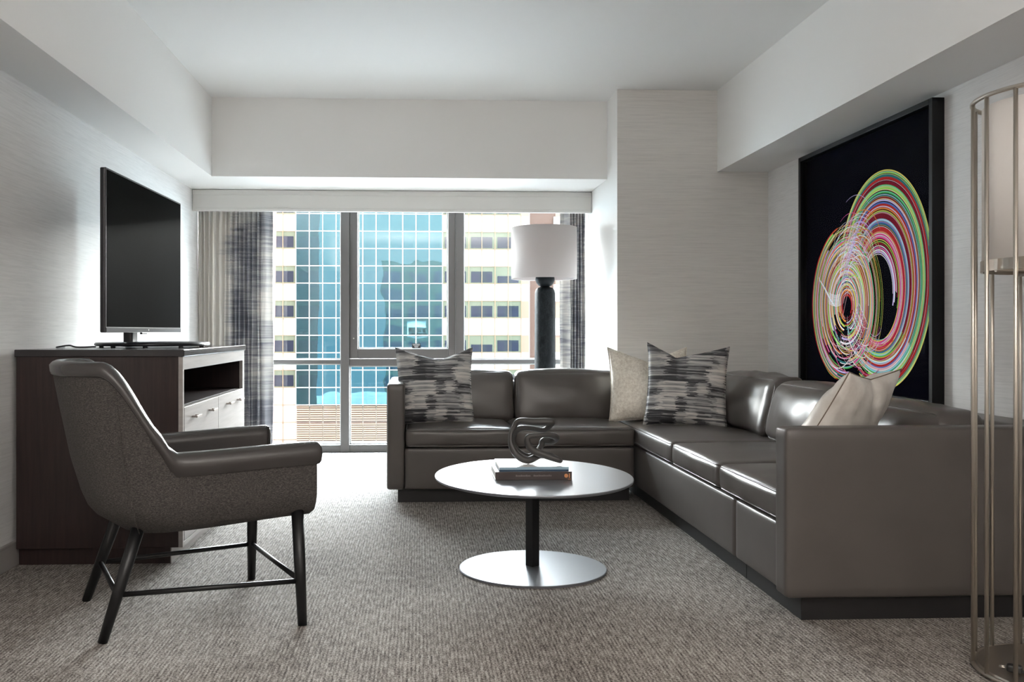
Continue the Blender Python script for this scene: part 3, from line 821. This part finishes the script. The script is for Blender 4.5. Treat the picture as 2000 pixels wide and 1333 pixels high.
bm = nb(); tube(bm, [V(GX-.22, GY, 1.238), V(GX+.22, GY, 1.238)], .008, 8); tube(bm, [V(GX, GY-.22, 1.238), V(GX, GY+.22, 1.238)], .008, 8)
obj('cross_bar', bm, M['nickel'], t)
obj('socket', lathe(nb(), [(.02, 1.24), (.02, 1.31), (.015, 1.31)], (GX, GY), 20), M['rubber'], t)
obj('bulb', lathe(nb(), [(.012, 1.31), (.03, 1.35), (.034, 1.38), (.022, 1.42), (.002, 1.43)], (GX, GY), 20), M['white_mark'], t, True)
cable = spline([V(1.80, 2.62, .028), V(1.88, 2.56, .024), V(1.97, 2.50, .024), V(2.07, 2.58, .024), V(2.02, 2.70, .024), V(1.96, 2.66, .03)], 8)
cd = obj('power_cord', tube(nb(), cable, .004, 8), M['rubber'], t)
bm = rbox((0, 0, 0), (.042, .026, .024), .008, n=6)
for v_ in bm.verts:
    v_.co = Matrix.Rotation(R(-35), 3, 'Z') @ v_.co + V(1.79, 2.625, .034)
pg = obj('plug', bm, M['rubber'], t, True)
bm = nb()
for dy in (-.006, .006):
    p0 = Matrix.Rotation(R(-35), 3, 'Z') @ V(-.020, dy, 0)+V(1.79, 2.625, .034); p1 = Matrix.Rotation(R(-35), 3, 'Z') @ V(-.040, dy, 0)+V(1.79, 2.625, .034)
    tube(bm, [p0, p1], .002, 6)
obj('prong', bm, M['steel'], pg)

# ------------------------------------------------------------------ framed light painting on the right wall
t = thing('framed_picture', 'large black framed print of swirling coloured light trails above the long sofa', 'picture', (XR, 4.9, .7))
ya, yb2, za, zb = 4.150, 5.655, .690, 2.163; fw = .028
bm = nb(); xf = 2.428
box(bm, xf, XR-.001, ya, ya+fw, za, zb, .002); box(bm, xf, XR-.001, yb2-fw, yb2, za, zb, .002)
box(bm, xf, XR-.001, ya+fw, yb2-fw, za, za+fw, .002); box(bm, xf, XR-.001, ya+fw, yb2-fw, zb-fw, zb, .002)
obj('frame', bm, M['frame_black'], t)
XP = 2.470
pr = obj('print', box(nb(), XP, XR-.002, ya+fw, yb2-fw, za+fw, zb-fw), M['print_black'], t)
obj('glazing', box(nb(), 2.445, 2.447, ya+fw, yb2-fw, za+fw, zb-fw), M['pic_glass'], t)
PAL = {'lime': (.42, .80, .12), 'green': (.10, .55, .12), 'teal': (.03, .20, .22), 'cyan': (.30, .70, .85), 'blue': (.10, .18, .55), 'lilac': (.62, .50, .85), 'white': (.92, .92, .98),
       'pink': (.80, .12, .38), 'magenta': (.70, .01, .20), 'red': (.50, .03, .03), 'maroon': (.22, .015, .03), 'orange': (.80, .28, .06), 'yellow': (.85, .72, .16), 'rose': (.85, .50, .55), 'slate': (.16, .16, .24)}
names = list(PAL); mats_ = [matte('trail_'+k, PAL[k], 0) for k in names]
bm = nb(); layer = [0]
def ribbon(pts, width, col, taper=False):
    """flat printed stroke on the picture sheet; pts = (y, z)"""
    layer[0] += 1; x = XP-.0004-layer[0]*.00001; n = len(pts); prev = None
    for i, (y, z) in enumerate(pts):
        a = pts[max(0, i-1)]; b_ = pts[min(n-1, i+1)]; ty, tz = b_[0]-a[0], b_[1]-a[1]; l_ = math.hypot(ty, tz) or 1
        wd = width/2*(math.sin(PI*(.06+.88*i/(n-1)))**.4 if taper else 1)
        ny, nz = -tz/l_*wd, ty/l_*wd
        lo_y, hi_y, lo_z, hi_z = ya+fw+.002, yb2-fw-.002, za+fw+.002, zb-fw-.002
        q = [bm.verts.new(V(x, min(hi_y, max(lo_y, y+s_*ny)), min(hi_z, max(lo_z, z+s_*nz)))) for s_ in (1, -1)]
        if prev: bm.faces.new((prev[0], prev[1], q[1], q[0])).material_index = names.index(col)
        prev = q
def arc(cy, cz, ry, rz, a0, a1, width, col, tilt=0, taper=False, n=90, drift=(0, 0), grow=0):
    pts = []
    for i in range(n+1):
        f = i/n; a = R(a0+(a1-a0)*f); g = 1+grow*f
        # angle measured clockwise as seen in the room: 0 = top, 90 = towards the camera
        dy, dz = -ry*g*math.sin(a), rz*g*math.cos(a)
        ct, sn_ = math.cos(R(tilt)), math.sin(R(tilt))
        pts.append((cy+dy*ct-dz*sn_+drift[0]*f, cz+dy*sn_+dz*ct+drift[1]*f))
    ribbon(pts, width, col, taper)
random.seed(11)
# large outer swirl: (radius factor, colour, width)
big = [(1.0, 'yellow', .007), (.985, 'lime', .009), (.962, 'teal', .018), (.940, 'red', .014), (.925, 'rose', .003), (.905, 'maroon', .018), (.888, 'green', .006), (.868, 'lime', .020), (.853, 'white', .004),
       (.835, 'green', .012), (.812, 'teal', .014), (.79, 'maroon', .012), (.772, 'lilac', .008), (.752, 'blue', .010), (.730, 'red', .022), (.708, 'orange', .006), (.690, 'lime', .006), (.668, 'maroon', .02),
       (.648, 'maroon', .022), (.622, 'cyan', .012), (.603, 'blue', .012), (.585, 'teal', .01), (.568, 'rose', .003), (.552, 'red', .026), (.528, 'orange', .010), (.505, 'magenta', .038), (.488, 'pink', .008),
       (.468, 'yellow', .005), (.452, 'lime', .004), (.438, 'maroon', .014), (.42, 'white', .005), (.405, 'pink', .008), (.388, 'white', .008), (.372, 'lilac', .010), (.355, 'white', .004)]
for f, cn, wd in big:
    k = (1-f)
    cy, cz = 4.700+.03*k*2, 1.325-.10*k
    ry, rz = .505*f-.02, .585*f
    a0 = -75+30*k+random.uniform(-6, 6); a1 = 205+random.uniform(-8, 14)
    if f < .46: a1 = 100+random.uniform(-10, 18); a0 = -40
    arc(cy, cz, ry, rz, a0, a1, wd, cn, drift=(-.0, 0))
for i in range(34):   # fine lines between
    f = random.uniform(.48, .99); k = 1-f
    arc(4.70+.06*k, 1.325-.10*k, .505*f-.02, .585*f, -70+random.uniform(-20, 30), 200+random.uniform(-30, 20), .0022, random.choice(['rose', 'white', 'yellow', 'lime', 'orange', 'cyan', 'lilac']))
for i in range(16):   # tails at the bottom sweeping left
    f = random.uniform(.5, 1.0)
    arc(4.72, 1.26, .46*f, .50*f, 130, 235+random.uniform(-15, 15), random.choice([.003, .006, .010]), random.choice(['lime', 'red', 'rose', 'orange', 'white', 'green', 'magenta', 'cyan']), taper=True)
# smaller left swirl
cols = ['maroon', 'red', 'rose', 'green', 'lime', 'slate', 'rose', 'white', 'teal', 'orange', 'magenta', 'lilac', 'yellow', 'rose', 'maroon', 'green', 'cyan', 'pink', 'orange', 'white', 'teal', 'rose', 'yellow', 'lime', 'red', 'slate', 'white', 'orange', 'maroon', 'rose']
for i in range(62):
    f = 1-i/62*.88; cn = cols[i % len(cols)]; k = 1-f
    cy, cz = 5.115-.04*k, 1.215-.02*k
    ry, rz = .425*f, .475*f*(1 if f < .95 else .97)
    a0 = -130+random.uniform(-45, 30); a1 = a0+random.uniform(250, 345)
    if f > .80: a0, a1 = 185+random.uniform(-15, 12), 325+random.uniform(-20, 25)
    arc(cy, cz, ry, rz, a0, a1, random.choice([.004, .007, .011]), cn)
for i in range(34):
    f = random.uniform(.15, .98); arc(5.10+random.uniform(-.02, .02), 1.21, .42*f, .47*f, random.uniform(-170, -60), random.uniform(60, 170), .0024, random.choice(['white', 'rose', 'yellow', 'lime', 'lilac', 'orange']))
# bright tangles
for i in range(90):
    cy, cz = 5.02+random.gauss(0, .06), 1.50+random.gauss(0, .07); r_ = random.uniform(.10, .26)
    arc(cy-.02, cz-.15, r_, r_*1.2, random.uniform(-70, -20), random.uniform(10, 60), random.choice([.002, .003, .005]), random.choice(['white', 'white', 'lilac', 'rose', 'pink', 'lime', 'orange']), tilt=random.uniform(-35, 25), taper=True, n=40)
for i in range(24):
    y0_ = 4.98+random.gauss(0, .05); z0_ = 1.62+random.gauss(0, .05); l_ = random.uniform(.15, .42)
    ribbon([(y0_+l_*q*.55+.02*math.sin(q*3), z0_-l_*q) for q in [k/20 for k in range(21)]], .003, random.choice(['white', 'rose', 'lilac', 'orange']), True)
for i in range(46):
    cy, cz = 4.98+random.gauss(0, .11), 1.06+random.gauss(0, .06); r_ = random.uniform(.06, .2)
    arc(cy, cz, r_, r_*.9, random.uniform(100, 160), random.uniform(200, 260), random.choice([.002, .003, .005]), random.choice(['white', 'rose', 'pink', 'yellow', 'lime', 'red', 'lilac']), tilt=random.uniform(-30, 30), taper=True, n=40)
for i in range(14):   # white brush mark
    s_ = i/13; ribbon([(5.44-.17*q-.04*q*s_, 1.385-.14*q**.7-.030*s_*q+.012*math.sin(q*5)) for q in [k/20 for k in range(21)]], .011, 'white', True)
for i in range(9):
    ribbon([(5.31-.16*q, 1.285-.008*i-.02*math.sin(q*2.4)) for q in [k/16 for k in range(17)]], .004, random.choice(['white', 'white', 'lilac']), True)
for i in range(8):
    ribbon([(5.02-.10*q-.012*i, 1.14-.12*q+.01*i) for q in [k/12 for k in range(13)]], .004, random.choice(['white', 'pink']), True)
me = bpy.data.meshes.new('light_trails'); bm.to_mesh(me); bm.free()
for m_ in mats_: me.materials.append(m_)
o = bpy.data.objects.new('light_trails', me); C.objects.link(o); o.parent = pr; o.matrix_parent_inverse = wm(pr).inverted()

# ------------------------------------------------------------------ outside: street, towers
M['fac_white'] = mat('white_cladding', (.62, .59, .55), .6)
M['fac_blue'] = mat('blue_spandrel', (.025, .10, .13), .5)
M['fac_tan'] = mat('tan_joint', (.26, .17, .10), .6)
M['fac_mull'] = mat('pale_mullion', (.62, .58, .54), .5)
M['fac_frame'] = mat('green_beige_frame', (.10, .12, .08), .6)
M['fac_pane'] = matte('dark_pane', (.008, .014, .030), .07, .02)
M['fac_louver'] = mat('tan_louver', (.36, .28, .21), .6)
M['fac_gap'] = mat('louver_shadow_gap', (.10, .045, .03), .8)
M['brick'] = mat('brown_brick', (.11, .065, .05), .8)
M['peach'] = mat('peach_pane', (.30, .19, .14), .3)
M['hotel'] = mat('own_tower_cladding', (.035, .045, .035), .8)
M['hotel_pane'] = mat('own_tower_pane', (.010, .012, .022), .5)
M['street'] = mat('street_asphalt', (.30, .29, .28), .9)
m = bpy.data.materials.new('mirror_curtain_glass'); m.use_nodes = True; tt_ = m.node_tree; tt_.nodes.clear()
o_ = tt_.nodes.new('ShaderNodeOutputMaterial'); mx = tt_.nodes.new('ShaderNodeMixShader')
tr = tt_.nodes.new('ShaderNodeBsdfTransparent'); gl = tt_.nodes.new('ShaderNodeBsdfGlossy')
tr.inputs[0].default_value = (.55, .85, .80, 1); gl.inputs[0].default_value = (.13, .235, .30, 1); gl.inputs['Roughness'].default_value = .015
mx.inputs[0].default_value = .42
n1 = tt_.nodes.new('ShaderNodeTexNoise'); n1.inputs['Scale'].default_value = .35; n1.inputs['Detail'].default_value = 1
c1_ = tt_.nodes.new('ShaderNodeTexCoord'); b1 = tt_.nodes.new('ShaderNodeBump'); b1.inputs['Strength'].default_value = .25; b1.inputs['Distance'].default_value = .06
tt_.links.new(c1_.outputs['Object'], n1.inputs['Vector']); tt_.links.new(n1.outputs[0], b1.inputs['Height']); tt_.links.new(b1.outputs[0], gl.inputs['Normal'])
tt_.links.new(tr.outputs[0], mx.inputs[1]); tt_.links.new(gl.outputs[0], mx.inputs[2]); tt_.links.new(mx.outputs[0], o_.inputs[0])
M['mirror'] = m

YF, ZG = 85.0, -9.8
FX = lambda k: -11.614+1.25*k
FZ = lambda k: 10.498-1.634*k
bt = thing('office_tower', 'white clad office tower with a blue mirror glass bay across the street', 'building', (0, YF+8, ZG))
XA, XB = FX(-6), FX(17)
bm = nb(); box(bm, XA, XB, YF, YF+16, ZG, FZ(-3)); obj('wall', bm, M['fac_white'], bt)
bm = nb(); box(bm, FX(0), FX(11), YF-.06, YF, FZ(10), FZ(-3)); obj('blue_wall', bm, M['fac_blue'], bt)
# windows
def wmesh():
    bm = nb(); wv = 2.5; h = 1.634
    box(bm, 0, wv, -.10, 0, 0, h)
    me = bpy.data.meshes.new('window'); bm.to_mesh(me); bm.free(); me.materials.append(M['fac_frame'])
    bm = nb(); box(bm, .22, 1.21, -.13, -.09, .12, h-.48); box(bm, 1.29, 2.24, -.13, -.09, .12, h-.48)
    mp_ = bpy.data.meshes.new('pane'); bm.to_mesh(mp_); bm.free(); mp_.materials.append(M['fac_pane'])
    return me, mp_
wme, pme = wmesh()
random.seed(5)
for r_ in range(-2, 10, 2):
    for k in (-6, -4, -2, 0, 2, 5, 7, 9, 11, 13, 15):
        o = bpy.data.objects.new('window', wme); C.objects.link(o); o.parent = bt
        dy = -.06 if 0 <= k < 11 else 0
        o.location = V(FX(k), YF+dy, FZ(r_+1))-bt.location
        p = bpy.data.objects.new('pane', pme); C.objects.link(p); p.parent = o
        if (k, r_) in ((15, 2), (7, 8), (13, 6), (9, 8)): p.scale = (1, 1, random.uniform(.5, .7))
bm = nb(); box(bm, FX(0), FX(11), YF-.34, YF-.32, FZ(10), FZ(-3)); obj('mirror_glass', bm, M['mirror'], bt)
bm = nb()
for k in range(0, 12): box(bm, FX(k)-.035, FX(k)+.035, YF-.46, YF-.30, FZ(10), FZ(-3))
for k in range(-3, 11): box(bm, FX(0), FX(11), YF-.46, YF-.30, FZ(k)-.035, FZ(k)+.035)
obj('mullion_grid', bm, M['fac_mull'], bt)
bm = nb()
for k in list(range(-6, 0))+list(range(12, 18)): box(bm, FX(k)-.035, FX(k)+.035, YF-.18, YF, ZG if k < 0 else FZ(10), FZ(-3))
for k in range(-3, 14):
    z = FZ(k)
    if z < ZG: continue
    for a, b_ in ((XA, FX(0)), (FX(11), XB)): box(bm, a, b_, YF-.16, YF, z-.025, z+.025)
obj('panel_joint', bm, M['fac_tan'], bt)
for band, (ka, kb) in enumerate(((10, 11), (11, 12.1))):
    for k in range(0, 17):
        bm = nb(); box(bm, FX(k)+.04, FX(k+1)-.04, YF-.10, YF-.02, FZ(kb)+.02, FZ(ka)-.06, mi=1)
        zt_ = FZ(ka)-.14; n_ = 7 if band == 0 else 8; dz = (FZ(ka)-FZ(kb)-.16)/n_
        for q in range(n_): box(bm, FX(k)+.04, FX(k+1)-.04, YF-.22, YF-.10, zt_-q*dz-dz*.62, zt_-q*dz)
        obj('louver_panel', bm, [M['fac_louver'], M['fac_gap']], bt)
br = thing('brick_tower', 'brown brick building right of the white office tower', 'building', (14, 90, ZG))
obj('wall', box(nb(), FX(17)+.9, 60, 86.2, 100, ZG, 14), M['brick'], br)
bm = nb(); box(bm, FX(17)+.02, FX(17)+.9, 85.6, 98, ZG, 14); 
for k in range(-2, 14, 2): box(bm, 12.9, 60, 85.9, 86.2, FZ(k+2), FZ(k+1))
obj('white_band', bm, M['fac_white'], br)
for k in range(-2, 10, 2):
    obj('window', box(nb(), FX(17)+.08, FX(17)+.85, 85.55, 85.6, FZ(k+1), FZ(k)), M['peach'], br)
    obj('window', box(nb(), 13.1, 14.6, 86.12, 86.2, FZ(k+1), FZ(k)), M['peach'], br)
bk = thing('far_tower', 'pinkish tower glimpsed beside the left curtain edge', 'building', (-15.5, 70, ZG))
bm = nb(); box(bm, -60, -10.95, 70, 78, ZG, 20)
for v_ in bm.verts:
    if v_.co.x > -12 and v_.co.y > 75: v_.co.x -= 2.5
    elif v_.co.x > -12 and v_.co.z < 0: v_.co.x -= .42
obj('wall', bm, mat('pink_stone', (.24, .17, .15), .7), bk)
tag(obj('street', box(nb(), -60, 60, 8.6, 130, ZG-.3, ZG), M['street']), kind='structure')
bpy.data.objects['street'].name = 'ground'
# our own tower around the room: its front is what the mirror glass opposite reflects
ht = thing('hotel_tower', 'the tower the room belongs to, seen only as a dark reflection in the mirror glass', 'building', (4, 7, ZG))
HX0, HX1, HZ = -6.6, 22, 13.6
bm = nb(); y0h, y1h = 8.15, 8.5
box(bm, HX0, XL-.22, y0h, y1h, ZG, HZ); box(bm, XR+.25, HX1, y0h, y1h, ZG, HZ)
box(bm, XL-.22, XR+.25, y0h, y1h, ZC+.22, HZ); box(bm, XL-.22, XR+.25, y0h, y1h, ZG, -.25); box(bm, XC+.0, XR+.25, y0h, y1h, -.25, ZC+.22)
obj('front_wall', bm, M['hotel'], ht)
for r_ in range(-3, 4):
    for k in range(-2, 6):
        x = -.2+4.6*k; z = 0+3.1*r_
        if (k == 0 and r_ == 0) or x-1.6 < HX0 or x+1.6 > HX1: continue
        obj('window', box(nb(), x-1.6, x+1.6, y1h, y1h+.05, z+.3, z+2.2), M['hotel_pane'], ht)
